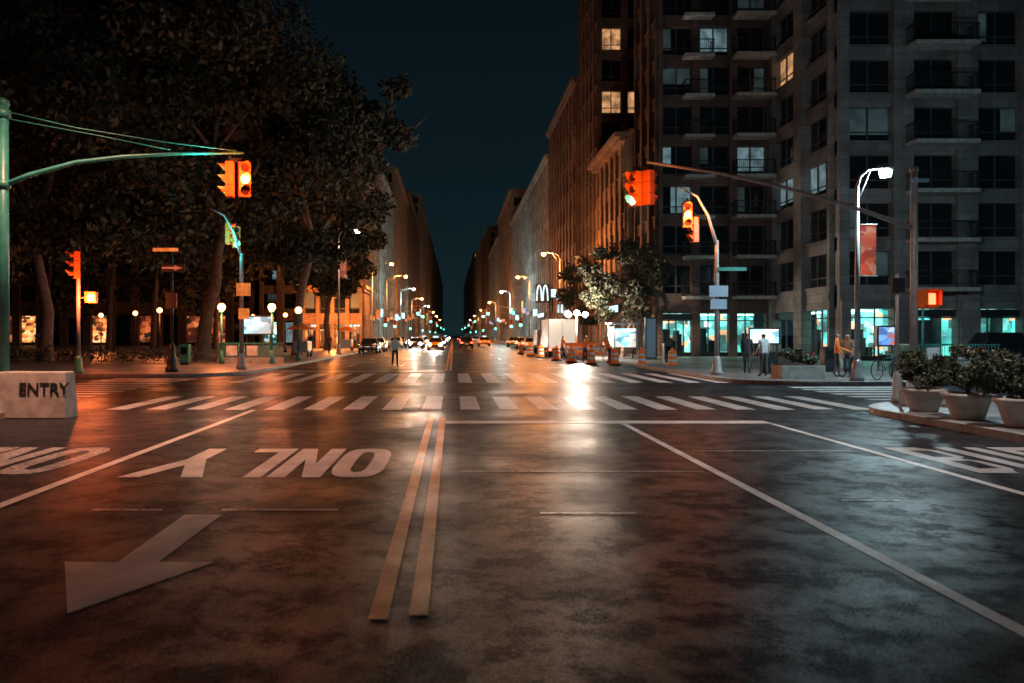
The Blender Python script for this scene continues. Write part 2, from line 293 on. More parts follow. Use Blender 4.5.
# ------------------------------------------------------------------ buildings
def building(name,x0,x1,y0,y1,h,faces,bay=3.,st=3.4,wall=GREY,gf=4.5,pier=.9,sp=1.3,lit=.06,warm=.5,cornice=.5,proud=0,mull=False,shop=None,gflit=.5,seed=1,litset=None,gfm=None):
    R=random.Random(seed); b=M(); i=.35
    zc=gf if shop else 0
    b.box(x0+i,x1-i,y0+i,y1-i,zc+ (.02 if shop else 0),h-.1,GLASS)
    for fc in faces:
        if fc=='S': u0,u1,c=x0,x1,y0
        elif fc=='W': u0,u1,c=y0,y1,x0
        else: u0,u1,c=y0,y1,x1
        def wb(a0,a1,d0,d1,z0,z1,mt):
            if fc=='S': b.box(a0,a1,c-d1,c-d0,z0,z1,mt)
            elif fc=='W': b.box(c-d1,c-d0,a0,a1,z0,z1,mt)
            else: b.box(c+d0,c+d1,a0,a1,z0,z1,mt)
        nb=max(1,round((u1-u0)/bay)); bw=(u1-u0)/nb
        for k in range(nb+1):
            u=u0+k*bw; a0=max(u0,u-pier/2); a1=min(u1,u+pier/2)
            if fc!='S': a0+=.36 if k==0 else 0
            wb(a0,a1,-.36,proud+.05,0,h,wall)
            wb(a0-.06 if a0>u0+.4 else a0,a1+.06 if a1<u1-.1 else a1,proud+.051,proud+.12,gf-.3,gf,wall)
        ns=int((h-gf)/st)
        for s_ in range(ns+1):
            z=gf+s_*st
            wb(u0+.003,u1-.003,-.33,.0,z-(.6 if s_==0 else .0)-sp*.35,z+sp*.65,wall)
            if s_<ns:
                for k in range(nb):
                    ua=u0+k*bw+pier/2; ub=u0+(k+1)*bw-pier/2
                    wb(ua,ub,0.002,.09,z+sp*.65-.1,z+sp*.65,wall)
                    if mull:
                        nm=max(1,round((ub-ua)/1.1))
                        for q in range(1,nm): um=ua+(ub-ua)*q/nm; wb(um-.05,um+.05,-.3,-.2,z+sp*.65,z+st-sp*.35,FRAME)
                        wb(ua,ub,-.3,-.21,z+sp*.65+.55,z+sp*.65+.62,FRAME)
                    else:
                        um=(ua+ub)/2; wb(um-.05,um+.05,-.3,-.22,z+sp*.65,z+st-sp*.35,FRAME)
                        wb(ua,ub,-.3,-.23,z+st*.5+sp*.15,z+st*.5+sp*.15+.08,FRAME)
                    p=R.random(); L_=(litset and (fc,s_,k) in litset)
                    if p<lit or L_:
                        mt=WARM if (R.random()<warm or L_) else COOL
                        if not L_ and R.random()<.72: mt=DIMW
                        f0=ua+.03; f1=ub-.03
                        q=R.random()
                        if not L_ and q<.35: f1=ua+(ub-ua)*.33
                        elif not L_ and q<.7: f0=ua+(ub-ua)*R.choice([.33,.66])
                        z1_=z+st-sp*.35-.02; z0_=z+sp*.65+.02
                        if not L_: z0_+=R.random()*1.0
                        wb(f0,f1,-.345,-.32,z0_,z1_,mt)
        wb(u0-.0,u1,-.36,.02,h-.9,h,wall)
        if cornice:
            wb(u0,u1,.021,cornice,h-.45,h-.05,wall); wb(u0,u1,.022,cornice*.6,h-.8,h-.46,wall)
        for k in range(nb):
            ua=u0+k*bw+pier/2; ub=u0+(k+1)*bw-pier/2
            if shop:
                wb(ua,ub,-.3,-.05,0,.45,DKMET)
                wb(ua,ub,-.28,-.2,gf-1.5,gf-1.42,FRAME)
                if R.random()<.35: wb(ua,ub,.0,.06,gf-1.42,gf-.96,DKMET)
                nq=R.choice([2,3,3,4])
                for q in range(1,nq): um=ua+(ub-ua)*q/nq; wb(um-.04,um+.04,-.28,-.2,.45,gf-.9,FRAME)
                if R.random()<gflit:
                    wb(ua-.2,ub+.2,-3.1,-3.0,0.1,gf-.9,shop); wb(ua+.3,ub-.3,-2.2,-1.6,gf-1.02,gf-.95,SHOPC)
                    for q in range(5):
                        us=ua+R.random()*(ub-ua-.6); zz=R.uniform(.8,2.3); wb(us,us+R.uniform(.2,.8),-1.9,-1.5-.2*R.random(),.1,zz,DKMET)
                    if R.random()<.25: wb(ua+.1,(ua+ub)/2,-.35,-.31,.5,gf-1.6,FRAME)
            elif R.random()<gflit:
                wb(ua+.1,ub-.1,-.345,-.3,.6,gf-1.3,R.choice(gfm or [WARM,SHOP,COOL,SHOP,SHOPW,SIGNW]))
    if shop:
        b.box(x0+3.4,x1-.4,y0+3.4,y1-.4,0,gf,DKMET)
        b.box(x0+.36,x1-.36,y0+.36,y1-.36,gf-.9,gf,DKMET)
    b.box(x0+.3,x1-.3,y0+.3,y1-.3,h-.35,h-.3,CONC)
    return b
def balcony(b,xc,y,z,w,d=1.3):
    b.box(xc-w/2,xc+w/2,y-d,y-.1,z-.24,z,CONC)
    n=int(w/.14)
    for i in range(n+1):
        x=xc-w/2+.04+i*(w-.08)/n; b.box(x-.012,x+.012,y-d+.05,y-d+.075,z,z+1.0,DKMET)
    for j in range(9):
        for sx in(xc-w/2+.03,xc+w/2-.05): b.box(sx,sx+.02,y-d+.1+j*.13,y-d+.12+j*.13,z,z+1.,DKMET)
    b.box(xc-w/2,xc+w/2,y-d+.03,y-d+.09,z+1.,z+1.06,DKMET)
    b.box(xc-w/2,xc-w/2+.06,y-d+.09,y-.1,z+1.,z+1.06,DKMET); b.box(xc+w/2-.06,xc+w/2,y-d+.09,y-.1,z+1.,z+1.06,DKMET)
b=building('t',24,48,50,60,45,('S','W'),4,3.,STONE,4.3,1.25,.9,.38,.14,.3,.28,True,SHOP,.95,3,litset={('W',5,1)})
for s_ in range(13): balcony(b,30,49.72,4.3+s_*3+.35,3.9)
for s_ in range(13): balcony(b,46,49.72,4.3+s_*3+.35,3.9)
for x in(24,28,32,36,40): b.box(x+.02-(.0 if x==24 else .6),x+.6,49.4,49.66,0.1,3.9,STONE)
b.done('apartment_tower')
b=building('t',15.5,23.9,60.4,67.6,44.5,('S','W'),2.8,3.,DBRICK,4.3,.6,.9,.4,.16,.3,.15,True,SHOP,1,5)
for s_ in range(13): balcony(b,22.4,60.2,4.3+s_*3+.35,2.9); balcony(b,18.3,60.2,4.3+s_*3+.35,2.2,1.0)
b.done('apartment_tower')
b=building('t',15,26,68.8,83,19.3,('S','W'),2.4,3.5,TAN,4.6,.9,1.3,.05,.8,1.1,.12,False,None,.9,8)
b.done('brick_building')
b=building('t',15.2,26,83.6,96,50,('S','W'),2.6,3.3,DBRICK,4.5,.7,1.,.05,.6,.5,.1,True,None,.6,11,litset={('S',8,0),('S',6,0),('S',6,1)}); b.done('office_tower')
rows=[(96.5,124,33,DBRICK,4),(124.5,203,30,GREY,5),(204,262,39,TAN,6),(263,330,34,GREY,7),(331,420,47,DBRICK,8),(421,560,52,GREY,9),(561,760,60,TAN,10),(761,1100,64,GREY,11)]
for y0,y1,h,w,sd in rows:
    b=building('t',15,30,y0,y1,h,('S','W'),3.2,3.6,w,5,1.1,1.3,.22,.4,.7,.1,False,None,.8,sd); b.done('office_building')
rowsL=[(124,150,27,TAN,21),(150.5,190,33,GREY,22),(191,244,42,TAN,23),(245,330,46,DBRICK,24),(331,480,60,GREY,25),(481,700,62,TAN,26),(701,1100,66,GREY,27)]
for y0,y1,h,w,sd in rowsL:
    b=building('t',-30,-14,y0,y1,h,('S','E'),3.2,3.6,w,5,1.1,1.3,.22,.5,.7,.1,False,None,.85,sd); b.done('office_building')
b=building('t',-75,-31,124,140,56,('S','E'),3.6,3.8,DBRICK,6,1.2,1.4,.03,.7,.8,.15,False,None,.5,31,gfm=[SHOPR,SHOPW,SHOPR])
b.add([(-75,124,56),(-31,124,56),(-31,140,56),(-75,140,56),(-70,129,64),(-36,129,64),(-36,135,64),(-70,135,64)],[(0,1,5,4),(1,2,6,5),(2,3,7,6),(3,0,4,7),(4,5,6,7)],DKMET); b.done('apartment_block')
b=building('t',-150,-76,118,134,42,('S',),4,3.8,TAN,6,1.3,1.4,.03,.8,.8,.15,False,None,.5,32,gfm=[SHOPR,SHOPR,SHOPW]); b.done('apartment_block')
b=building('t',-18,-10.9,96,104,7.8,('S','E'),1.75,3.2,TAN,3.9,.45,.7,.5,1,.5,.1,True,SHOPW,1,41); o=b.done('park_pavilion')
light('POINT','pavilion_light',(-14,91,4.),4500,(1,.28,.06),.3)
# ------------------------------------------------------------------ trees
def leaves(b,cs,n,size,mts):
    w=np.array([c[1]**2 for c in cs]); w=w/w.sum()
    idx=rng.choice(len(cs),n,p=w)
    C=np.array([c[0] for c in cs])[idx]; R=np.array([c[1] for c in cs])[idx]
    d=rng.normal(size=(n,3)); d/=np.linalg.norm(d,axis=1)[:,None]
    P=C+d*(R*rng.random(n)**.45)[:,None]*np.array([1,1,.75])
    a=rng.normal(size=(n,3)); a/=np.linalg.norm(a,axis=1)[:,None]
    t=rng.normal(size=(n,3)); bb=np.cross(a,t); bb/=np.linalg.norm(bb,axis=1)[:,None]
    s=size*rng.uniform(.6,1.3,n)[:,None]
    V=np.stack([P-a*s,P+bb*s*.55,P+a*s,P-bb*s*.55],1).reshape(-1,3)
    o=len(b.v); b.v+=[tuple(v) for v in V.tolist()]
    km=[b.m(x) for x in mts]
    ch=rng.integers(0,3,n)
    for i in range(n):
        b.f.append([o+4*i,o+4*i+1,o+4*i+2,o+4*i+3]); b.mi.append(km[0] if ch[i] else km[-1]); b.sm.append(False)
def tree(name,x,y,h,r,trunk_h,n,size,seed,tr=.35,cz=.62,cx=0):
    R=random.Random(seed); b=M()
    tips=[]
    def grow(p,d,L,rad,lev):
        pts=[p];q=Vector(p);dd=Vector(d)
        for i in range(4):
            dd=(dd+Vector((R.uniform(-.22,.22),R.uniform(-.22,.22),R.uniform(-.05,.16)))).normalized(); q=q+dd*L/4; pts.append(q.copy())
        b.tube(pts,[rad*(1-.12*i) for i in range(5)],BARK,8 if lev<2 else 5,False)
        if lev>=3: tips.append(q); return
        for c in range(3 if lev<2 else 2):
            a=R.uniform(0,6.28); e=R.uniform(.45,.95)
            nd=(dd*R.uniform(.6,1.)+Vector((math.cos(a)*e,math.sin(a)*e,R.uniform(.0,.35)))).normalized()
            grow(q,nd,L*R.uniform(.62,.85)*min(1,r/9),rad*.55,lev+1)
        tips.append(q)
    b.tube([(x,y,0),(x,y,.3),(x+.05,y,1.2)],[tr*1.5,tr*1.15,tr],BARK,12)
    grow(Vector((x+.05,y,1.2)),Vector((.05,0,1)),trunk_h,tr,0)
    cs=[]
    for t in tips:
        if t.z>trunk_h*.9 and (Vector((t.x-x-cx,t.y-y)).length<r*1.15): cs.append((tuple(t),r*R.uniform(.12,.2)))
    for i in range(60):
        a=R.uniform(0,6.28); u=R.uniform(-1,1); rr=R.uniform(.55,1.)*math.sqrt(1-u*u)*r
        z=h*cz+u*(h*(1-cz))*R.uniform(.8,1)
        cs.append(((x+cx+math.cos(a)*rr,y+math.sin(a)*rr*.9,max(z,trunk_h*.95)),r*R.uniform(.13,.27)))
    leaves(b,cs,n,size,[LEAF,LEAF2]); return b.done(name)
tree('park_tree',-16.6,53,25,11.5,8,28000,.23,5,.5)
tree('park_tree',-12.3,63,23,8.,8.5,22000,.24,9,.4,.60,cx=.6)
tree('park_tree',-25.5,50,24,11,8,20000,.25,12,.42)
tree('park_tree',-13.5,86,20,6.,7,11000,.28,14,.35)
tree('park_tree',-40,62,23,12,7,14000,.3,16,.45)
tree('street_tree',12.3,58,8.6,3.3,3.2,9000,.14,22,.16,.66)
tree('street_tree',12.1,74,9,2.8,3.2,5000,.15,23,.16,.62)
b=M(); cs=[]
for i in range(70): cs.append(((random.uniform(-105,-22),random.uniform(84,100),random.uniform(5,17)),random.uniform(3,5)))
leaves(b,cs,16000,.5,[LEAF,LEAF])
for i in range(12): xx=-100+i*6.7+random.uniform(-1,1); b.tube([(xx,90,0),(xx+.2,90,5),(xx+.6,90,10)],[.35,.28,.15],BARK,7)
b.done('distant_tree_row')
b=M(); cs=[((x,47+random.random(),.6),.55) for x in np.arange(-60,-15,.8)]
leaves(b,cs,7000,.09,[LEAF,LEAF2]); b.done('hedge')
b=M()
for i in range(60):
    x=-50+i*.6; b.tube([(x,45.5,.1),(x,45.5,1.15)],.02,DKMET,5)
b.box(-50,-14.5,45.48,45.52,1.1,1.14,DKMET); b.box(-50,-14.5,45.48,45.52,.25,.29,DKMET); b.done('park_fence')
for x,y,s,tall in((9.95,16.9,1.02,1.),(9.85,15.3,1.05,1.12),(9.95,13.95,1.08,.95)):
    b=M(); pr=[(.25,.14),(.27,.2),(.36,.55),(.4,.6),(.43,.62),(.43,.7),(.38,.7),(.36,.62)]
    b.lathe(x,y,[(r*s,.14+(z-.14)*s*.85) for r,z in pr],POT,24)
    b.tube([(x,y,.5),(x,y,1.)],.04,BARK,6)
    cs=[((x+random.gauss(0,.26)*s,y+random.gauss(0,.22)*s,.14+random.uniform(.62,1.12)*s*tall),random.uniform(.08,.26)*s) for i in range(26)]
    leaves(b,cs,6500,.036,[LEAFP,LEAF2])
    for i in range(16): a=random.uniform(0,6.28); b.tube([(x,y,.8),(x+math.cos(a)*.3,y+math.sin(a)*.3,1.1),(x+math.cos(a)*.5,y+math.sin(a)*.5,random.uniform(1.1,1.5))],[.01,.006,.003],BARK,4)
    b.done('potted_shrub')
b=M()
b.box(12.0,13.6,29.2,30.2,.14,.62,CONC); b.box(12.08,13.52,29.28,30.12,.62,.64,BARK)
leaves(b,[((12.3+i*.13,29.7+random.uniform(-.2,.2),.8+random.uniform(0,.35)),.24) for i in range(9)],2400,.05,[LEAFP,LEAF])
leaves(b,[((12.2+i*.22,29.6,.98),.16) for i in range(6)],160,.05,[FLOW,FLOW]); b.done('flower_planter',.02)
# ------------------------------------------------------------------ street furniture
def head(b,x,y,ztop,ang,lit,s=.9,n=3):
    T0=b.T.copy(); b.T=Matrix.Translation((x,y,ztop))@Matrix.Rotation(ang,4,'Z')@Matrix.Scale(s,4)
    H=.34*n; b.box(-.17,.17,-.11,.11,-H,0,YHOUS); b.box(-.04,.04,-.04,.04,0,.18,DKMET)
    for i in range(n):
        zc=-.17-.34*i; mt={0:RED,1:AMB,2:TEAL}[i] if lit==i else LOFF
        b.add([(.13*math.cos(t),-.113,zc+.13*math.sin(t)) for t in np.linspace(0,2*math.pi,17)[:-1]],[tuple(range(16))[::-1]],mt)
        ts=np.linspace(-.35,math.pi+.35,11)
        vs=[(.145*math.cos(t),-.112,zc+.145*math.sin(t)) for t in ts]+[(.145*math.cos(t),-.112-(.1+.16*max(0,math.sin(t))),zc+.145*math.sin(t)) for t in ts]
        b.add(vs,[(j,j+1,12+j,11+j) for j in range(10)],YHOUS)
        if i: b.box(-.174,.174,-.114,.114,-.34*i-.008,-.34*i+.008,DKMET)
    b.T=T0
def pedhead(b,x,y,z,ang,mt):
    T0=b.T.copy(); b.T=Matrix.Translation((x,y,z))@Matrix.Rotation(ang,4,'Z')
    b.box(-.22,.22,-.1,.1,-.22,.22,YHOUS); b.box(-.12,.12,-.104,-.1,-.13,.13,mt)
    b.box(-.22,.22,-.22,-.1,.2,.23,YHOUS); b.box(-.22,-.2,-.2,-.1,-.15,.2,YHOUS); b.box(.2,.22,-.2,-.1,-.15,.2,YHOUS); b.T=T0
def base(b,x,y,r,mt,z=.14):
    b.lathe(x,y,[(r*2.4,z),(r*2.4,z+.12),(r*1.9,z+.2),(r*1.6,z+.6),(r*1.15,z+.75)],mt,12)
b=M(); base(b,-9.55,17,.11,TEALP); b.tube([(-9.55,17,.8),(-9.55,17,6.65)],[.115,.1],TEALP,14); b.sph((-9.55,17,6.68),.12,TEALP)
b.tube([(-9.5,17,4.95),(-9.0,17,5.15),(-8.,17,5.42),(-7,17,5.54),(-5.9,17,5.60),(-4.45,17,5.62)],[.06,.055,.048,.042,.036,.03],TEALP,10)
b.tube([(-9.5,17,6.5),(-8.,17,6.15),(-6.2,17,5.86),(-4.6,17,5.66)],.014,TEALP,5); b.tube([(-9.5,17,6.35),(-7.5,17,5.98),(-6.0,17,5.68)],.012,TEALP,5)
for z in(4.95,6.45): b.lathe(-9.55,17,[(.14,z-.08),(.14,z+.08)],TEALP,12)
head(b,-4.74,17,5.42,-1.45,2,.72); head(b,-4.44,17.02,5.42,.45,1,.72)
b.box(-4.8,-4.4,16.97,17.03,5.42,5.5,DKMET)
b.done('traffic_signal_mast'); light('POINT','signal_light',(-4.3,16.5,5.1),230,(1,.11,.02),.1)
light('POINT','signal_light',(-5.3,16.75,5.2),60,(.05,1,.8),.1)
b=M()
b.add([(-9.5,16.6,0),(-8.05,16.6,0),(-8.05,17.2,0),(-9.5,17.2,0),(-9.5,16.7,.98),(-8.08,16.7,.98),(-8.08,17.1,.98),(-9.5,17.1,.98)],[(0,3,2,1),(4,5,6,7),(0,1,5,4),(1,2,6,5),(2,3,7,6),(3,0,4,7)],CONC)
o=b.done('concrete_barrier',.03)
text('ENTRY',(-8.52,16.645,.62),.34,DKMET,(math.radians(84),0,0),o)
b=M(); base(b,10.95,19.,.09,GALV); b.tube([(10.95,19,.8),(10.95,19,5.65)],[.09,.075],GALV,14); b.sph((10.95,19,5.68),.1,GALV)
b.tube([(10.9,19,4.3),(9.7,19,4.72),(8.,19,5.22),(6.4,19,5.58),(4.6,19,5.86)],[.06,.052,.045,.038,.032],GALV,10)
head(b,4.33,19,5.62,-1.0,2,.8); head(b,4.64,19.05,5.66,2.2,1,.8)
b.box(4.25,4.75,18.97,19.03,5.66,5.74,DKMET)
b.box(10.8,11.2,18.8,18.86,5.35,5.43,SIGNB)
pedhead(b,11.22,18.9,2.6,.3,RED); b.tube([(10.95,19,2.6),(11.2,19,2.6)],.03,GALV,6)
b.done('traffic_signal_mast'); light('POINT','signal_light',(4.3,18.4,5.1),40,(1,.22,.04),.1)
b=M(); base(b,10.55,19.,.06,GALV); b.tube([(10.55,19,.8),(10.55,19,3.2)],.04,GALV,10); b.box(10.4,10.7,18.93,18.95,2.75,3.1,DKMET); b.done('sign_post')
b=M(); b.box(10.3,11.3,18.2,18.5,.14,.5,CONC); b.done('concrete_barrier',.03)
def cobra(name,x,y,h,dx,mt,lm,energy,col,banner=None,rr=.1,spot=None,blend=.6):
    b=M(); base(b,x,y,rr,mt); b.tube([(x,y,.8),(x,y,h-.6)],[rr,rr*.6],mt,12)
    s=1 if dx>0 else -1
    b.tube([(x,y,h-.65),(x+dx*.12,y,h-.28),(x+dx*.4,y,h-.05),(x+dx*.8,y,h)],[rr*.6,.045,.04,.035],mt,8)
    b.tube([(x,y,h-1.2),(x+dx*.3,y,h-.5),(x+dx*.5,y,h-.04)],.02,mt,6)
    xe=x+dx-s*.25
    b.tube([(xe,y,h),(xe+s*.1,y,h+.03),(xe+s*.35,y,h+.02),(xe+s*.55,y,h-.03)],[.05,.13,.15,.07],mt,10)
    b.tube([(xe+s*.1,y,h-.06),(xe+s*.2,y,h-.17),(xe+s*.38,y,h-.15),(xe+s*.48,y,h-.05)],[.05,.17,.17,.05],lm,10)
    if banner:
        z=banner; b.box(x+s*.12,x+s*.66,y-.01,y+.01,z-1.75,z,BAN); b.tube([(x,y,z+.03),(x+s*.7,y,z+.03)],.02,mt,6); b.tube([(x,y,z-1.78),(x+s*.7,y,z-1.78)],.02,mt,6)
    o=b.done(name)
    if spot: light('SPOT','lamp_light',(x+dx,y,h-.42),energy,col,.15,spot=spot,blend=blend)
    else: light('POINT','lamp_light',(x+dx,y,h-.42),energy,col,.15)
    return o
cobra('added_street_lamp',14.2,28.1,7.6,.95,GALV,LAMPW,2600,(.62,.92,1),5.6)
cobra('added_street_lamp',33,28.5,8.5,-1.5,GALV,LAMPW,800,(.45,.8,1))  # unseen lamp, added to light the tower facade
cobra('added_street_lamp',-9.9,14.6,9.,1.4,GALV,LAMPO,4800,(1,.42,.26),spot=2.0,blend=1)  # off-frame lamp on the left, added to light the near road and its paint
cobra('added_street_lamp',11.,13.2,9.5,-2,GALV,LAMPW,2300,(1,.86,.8),spot=2.0,blend=1)  # off-frame lamp on the right, also added for the foreground road
cobra('added_street_lamp',-10,70,11,1.6,GALV,LAMPW,3200,(1,.5,.3),8.6,spot=2.7)
cobra('added_street_lamp',-9.8,97,10.5,2.3,GALV,LAMPO,7500,(1,.36,.1),spot=2.9)
cobra('added_street_lamp',-9.8,118,10.5,2.8,GALV,LAMPO,6000,(1,.33,.08))
for i,(y,c) in enumerate(((150,1),(190,0),(240,1),(300,0),(370,0),(460,0))):
    cobra('added_street_lamp',-9.8,y,10.5,2.4,GALV,LAMPO if c==0 else LAMPW,6500 if c==0 else 3500,(1,.38,.13) if c==0 else (.75,.98,.85))
for i,(y,c) in enumerate(((80,0),(112,0),(150,1),(200,0),(260,0),(340,0),(430,0))):
    cobra('added_street_lamp',10.7,y,10.,-1.6,GALV,LAMPO if c==0 else LAMPW,5000,(1,.33,.09) if c==0 else (.75,.98,.88))
def bentpost(x,y,sgn,mt,extra):
    b=M(); base(b,x,y,.1,mt); b.tube([(x,y,.8),(x,y,5.0),(x,y,5.6)],[.1,.085,.08],mt,12)
    b.tube([(x,y,5.4),(x-sgn*.35,y,6.6),(x-sgn*.8,y,7.4),(x-sgn*1.5,y,7.75)],[.08,.06,.05,.04],mt,8)
    extra(b); return b
def ex(b):
    head(b,-10.3,38.0,6.9,.5,2,1.0); head(b,-10.7,38.2,7.1,1.4,0,1.)
    b.box(-10.2,-9.55,37.68,37.72,3.6,4.2,SIGNO); b.box(-10.1,-9.6,37.66,37.7,2.5,3.0,SIGNO)
b=bentpost(-10.0,37.8,1,GALV,ex); b.done('traffic_signal_post')
light('POINT','signal_light',(-10.6,37.1,6.3),160,(.1,1,.85),.1)
def ex(b):
    head(b,9.55,32.6,7.15,-.1,1,1.0); head(b,9.95,33.,6.6,-1.3,0,1.)
    b.box(10.4,11.15,32.42,32.46,3.3,3.75,SIGNB); b.box(10.45,11.1,32.42,32.46,2.8,3.2,SIGNB); b.box(10.75,11.9,32.42,32.46,4.35,4.5,TEALP)
b=bentpost(10.75,32.6,1,GALV,ex); b.done('traffic_signal_post')
light('POINT','signal_light',(9.5,32.,6.6),500,(1,.22,.04),.1)
b=M(); base(b,-15.6,33.3,.09,TEALP); b.tube([(-15.6,33.3,.8),(-15.6,33.3,4.1),(-15.6,33.3,5.1)],[.09,.08,.07],GALV,12)
head(b,-15.6,33.1,5.2,-.9,-1,1.1); pedhead(b,-15.0,33.2,3.3,.1,AMB); b.tube([(-15.6,33.3,3.3),(-15.1,33.3,3.3)],.03,GALV,6); b.done('pedestrian_signal_post')
light('POINT','signal_light',(-14.95,32.5,3.2),650,(1,.16,.04),.1)
b=M(); b.lathe(-12.3,35,[(.28,.14),(.28,.3),(.2,.4),(.24,.55),(.16,.8),(.13,1.1),(.15,1.2),(.08,1.4)],DKMET,16); b.tube([(-12.3,35,1.3),(-12.3,35,5.5)],[.07,.05],DKMET,10)
b.sph((-12.3,35,5.55),.1,DKMET); b.box(-12.75,-11.7,34.9,34.93,4.5,4.85,BLK); b.box(-13.1,-12.0,34.9,34.93,5.4,5.55,SIGNO)
b.add([(-12.7,34.893,4.63),(-12.7,34.893,4.72),(-12.15,34.893,4.72),(-12.15,34.893,4.79),(-11.8,34.893,4.675),(-12.15,34.893,4.56),(-12.15,34.893,4.63)],[(0,6,2,1),(5,4,3)],RWHITE)
b.box(-12.55,-12.05,34.9,34.93,2.9,3.6,DKMET)
b.done('street_sign_post')
def subway(name,x0,x1,y0,y1,globes):
    b=M()
    b.box(x0,x1,y0,y0+.12,.14,.45,CONC); b.box(x0,x1,y1-.12,y1,.14,.45,CONC); b.box(x0,x0+.12,y0+.121,y1-.121,.14,.45,CONC)
    n=int((x1-x0)/.16)
    for i in range(n+1):
        x=x0+.05+(x1-x0-.1)*i/n
        for y in(y0+.06,y1-.06): b.box(x-.012,x+.012,y-.012,y+.012,.45,1.25,TEALP)
    for y in(y0+.06,y1-.06): b.box(x0,x1,y-.03,y+.03,1.25,1.31,TEALP)
    for j in range(int((y1-y0)/.16)): y=y0+.16*j+.1; b.box(x0+.045,x0+.07,y-.012,y+.012,.45,1.25,TEALP)
    b.box(x0+.03,x0+.09,y0+.1,y1-.1,1.25,1.31,TEALP)
    for x,y in globes:
        b.lathe(x,y,[(.16,.14),(.16,.35),(.1,.5),(.07,.9)],TEALP,12); b.tube([(x,y,.8),(x,y,3.0)],[.06,.05],TEALP,10); b.lathe(x,y,[(.14,3.),(.16,3.06),(.1,3.12)],TEALP,12); b.sph((x,y,3.3),.22,GLOBE,18)
    for sx in (x0+.5,(x0+x1)/2): b.box(sx,sx+.6,y0-.03,y0-.005,.6,1.15,RWHITE)
    return b
b=subway('s',-13.2,-9.9,44.8,46.8,[(-12.9,44.6),(-10.1,44.6),(-9.7,50.2)])
b.box(-12.4,-10.6,47.2,47.35,1.75,2.9,DKMET); b.box(-12.32,-10.68,47.18,47.2,1.83,2.82,SCR); b.tube([(-12.2,47.3,.14),(-12.2,47.3,1.8)],.05,DKMET,8); b.tube([(-10.8,47.3,.14),(-10.8,47.3,1.8)],.05,DKMET,8)
b.done('subway_entrance')
for x in(-12.9,-10.1): light('POINT','globe_light',(x,44.2,3.3),600,(1,.25,.08),.25)
b=subway('s',22,26.,38.,40.,[(22.2,37.8)]); b.done('subway_entrance')
def kiosk(name,x,y,w,z0,z1,mt,d=.25):
    b=M(); b.box(x-w/2,x+w/2,y,y+d,z0,z1,DKMET); b.box(x-w/2+.08,x+w/2-.08,y-.006,y-.001,z0+.08,z1-.08,mt)
    if z0>.3:
        for xx in(x-w/2+.12,x+w/2-.12): b.tube([(xx,y+d/2,.14),(xx,y+d/2,z0)],.05,DKMET,8)
    return b.done(name,.015)
kiosk('advertising_display',14.6,37.5,1.5,1.3,2.1,SCR); kiosk('advertising_display',20.6,38,.9,1.2,2.2,SCRB)
kiosk('information_kiosk',17.9,72,1.,.2,3.,SCRB); kiosk('advertising_display',13.0,52.5,.75,.2,2.9,SIGNB)
b=M()
for xx in(10.9,12.9):
    for yy in(54,56): b.tube([(xx,yy,.14),(xx,yy,2.5)],.05,GALV,8)
b.box(10.7,13.1,53.8,56.2,2.5,2.6,GALV); b.box(11.0,12.8,56.02,56.05,.9,2.2,SCR); b.box(11.2,12.6,55.4,55.8,.55,.6,DKMET); b.box(11.3,11.4,55.45,55.75,.14,.55,DKMET); b.box(12.4,12.5,55.45,55.75,.14,.55,DKMET); b.box(10.88,10.92,54.1,55.9,.4,2.3,SIGNW)
b.done('bus_shelter')
b=M()
b.box(12.2,14.2,118,118.3,6.5,9.3,DKMET)
for sx in(12.3,13.2):
    pts=[(sx+.42+.36*math.cos(t),117.95,6.8+2.3*max(0,math.sin(t))) for t in np.linspace(0,math.pi,13)]; b.tube(pts,.11,SIGNW,6)
b.box(14.2,15.,118.1,118.2,8,8.1,DKMET); b.done('restaurant_sign')
for y,z,l,mt in((70.5,4.1,5,SIGNW),(79,4.3,3,SIGNO),(100,4.6,5,SIGNW),(108,7,4,SIGNW),(128,5,9,SIGNW),(150,6,8,SCRB),(170,5,6,SIGNW),(190,7,4,TEAL),(88,9.5,2,SIGNO),(215,5,8,SIGNO),(240,6,10,SIGNW),(290,6,12,SCRB)):
    b=M(); b.box(14.55,14.85,y,y+l,z-.35,z+.35,DKMET); b.box(14.53,14.549,y+.05,y+l-.05,z-.3,z+.3,mt); b.box(13.7,14.5,y+l+.1,y+l+.4,z,z+1.2,DKMET); b.box(13.75,14.45,y+l+.08,y+l+.099,z+.05,z+1.15,SHOPW if mt is SIGNO else SHOP if y<90 else mt); b.done('shop_sign')
for y,z,l,mt in((130,4.6,9,SIGNO),(142,5,5,SIGNW),(160,5,9,SHOPW),(180,5,5,SIGNW),(200,6,9,SIGNW),(225,6,9,SIGNO),(250,7,10,SIGNO)):
    b=M(); b.box(-13.85,-13.55,y,y+l,z-.4,z+.4,DKMET); b.box(-13.549,-13.53,y+.05,y+l-.05,z-.35,z+.35,mt); b.box(-13.5,-12.6,y+l+.1,y+l+.4,z,z+1.6,DKMET); b.box(-13.45,-12.65,y+l+.08,y+l+.099,z+.05,z+1.55,mt); b.done('shop_sign')
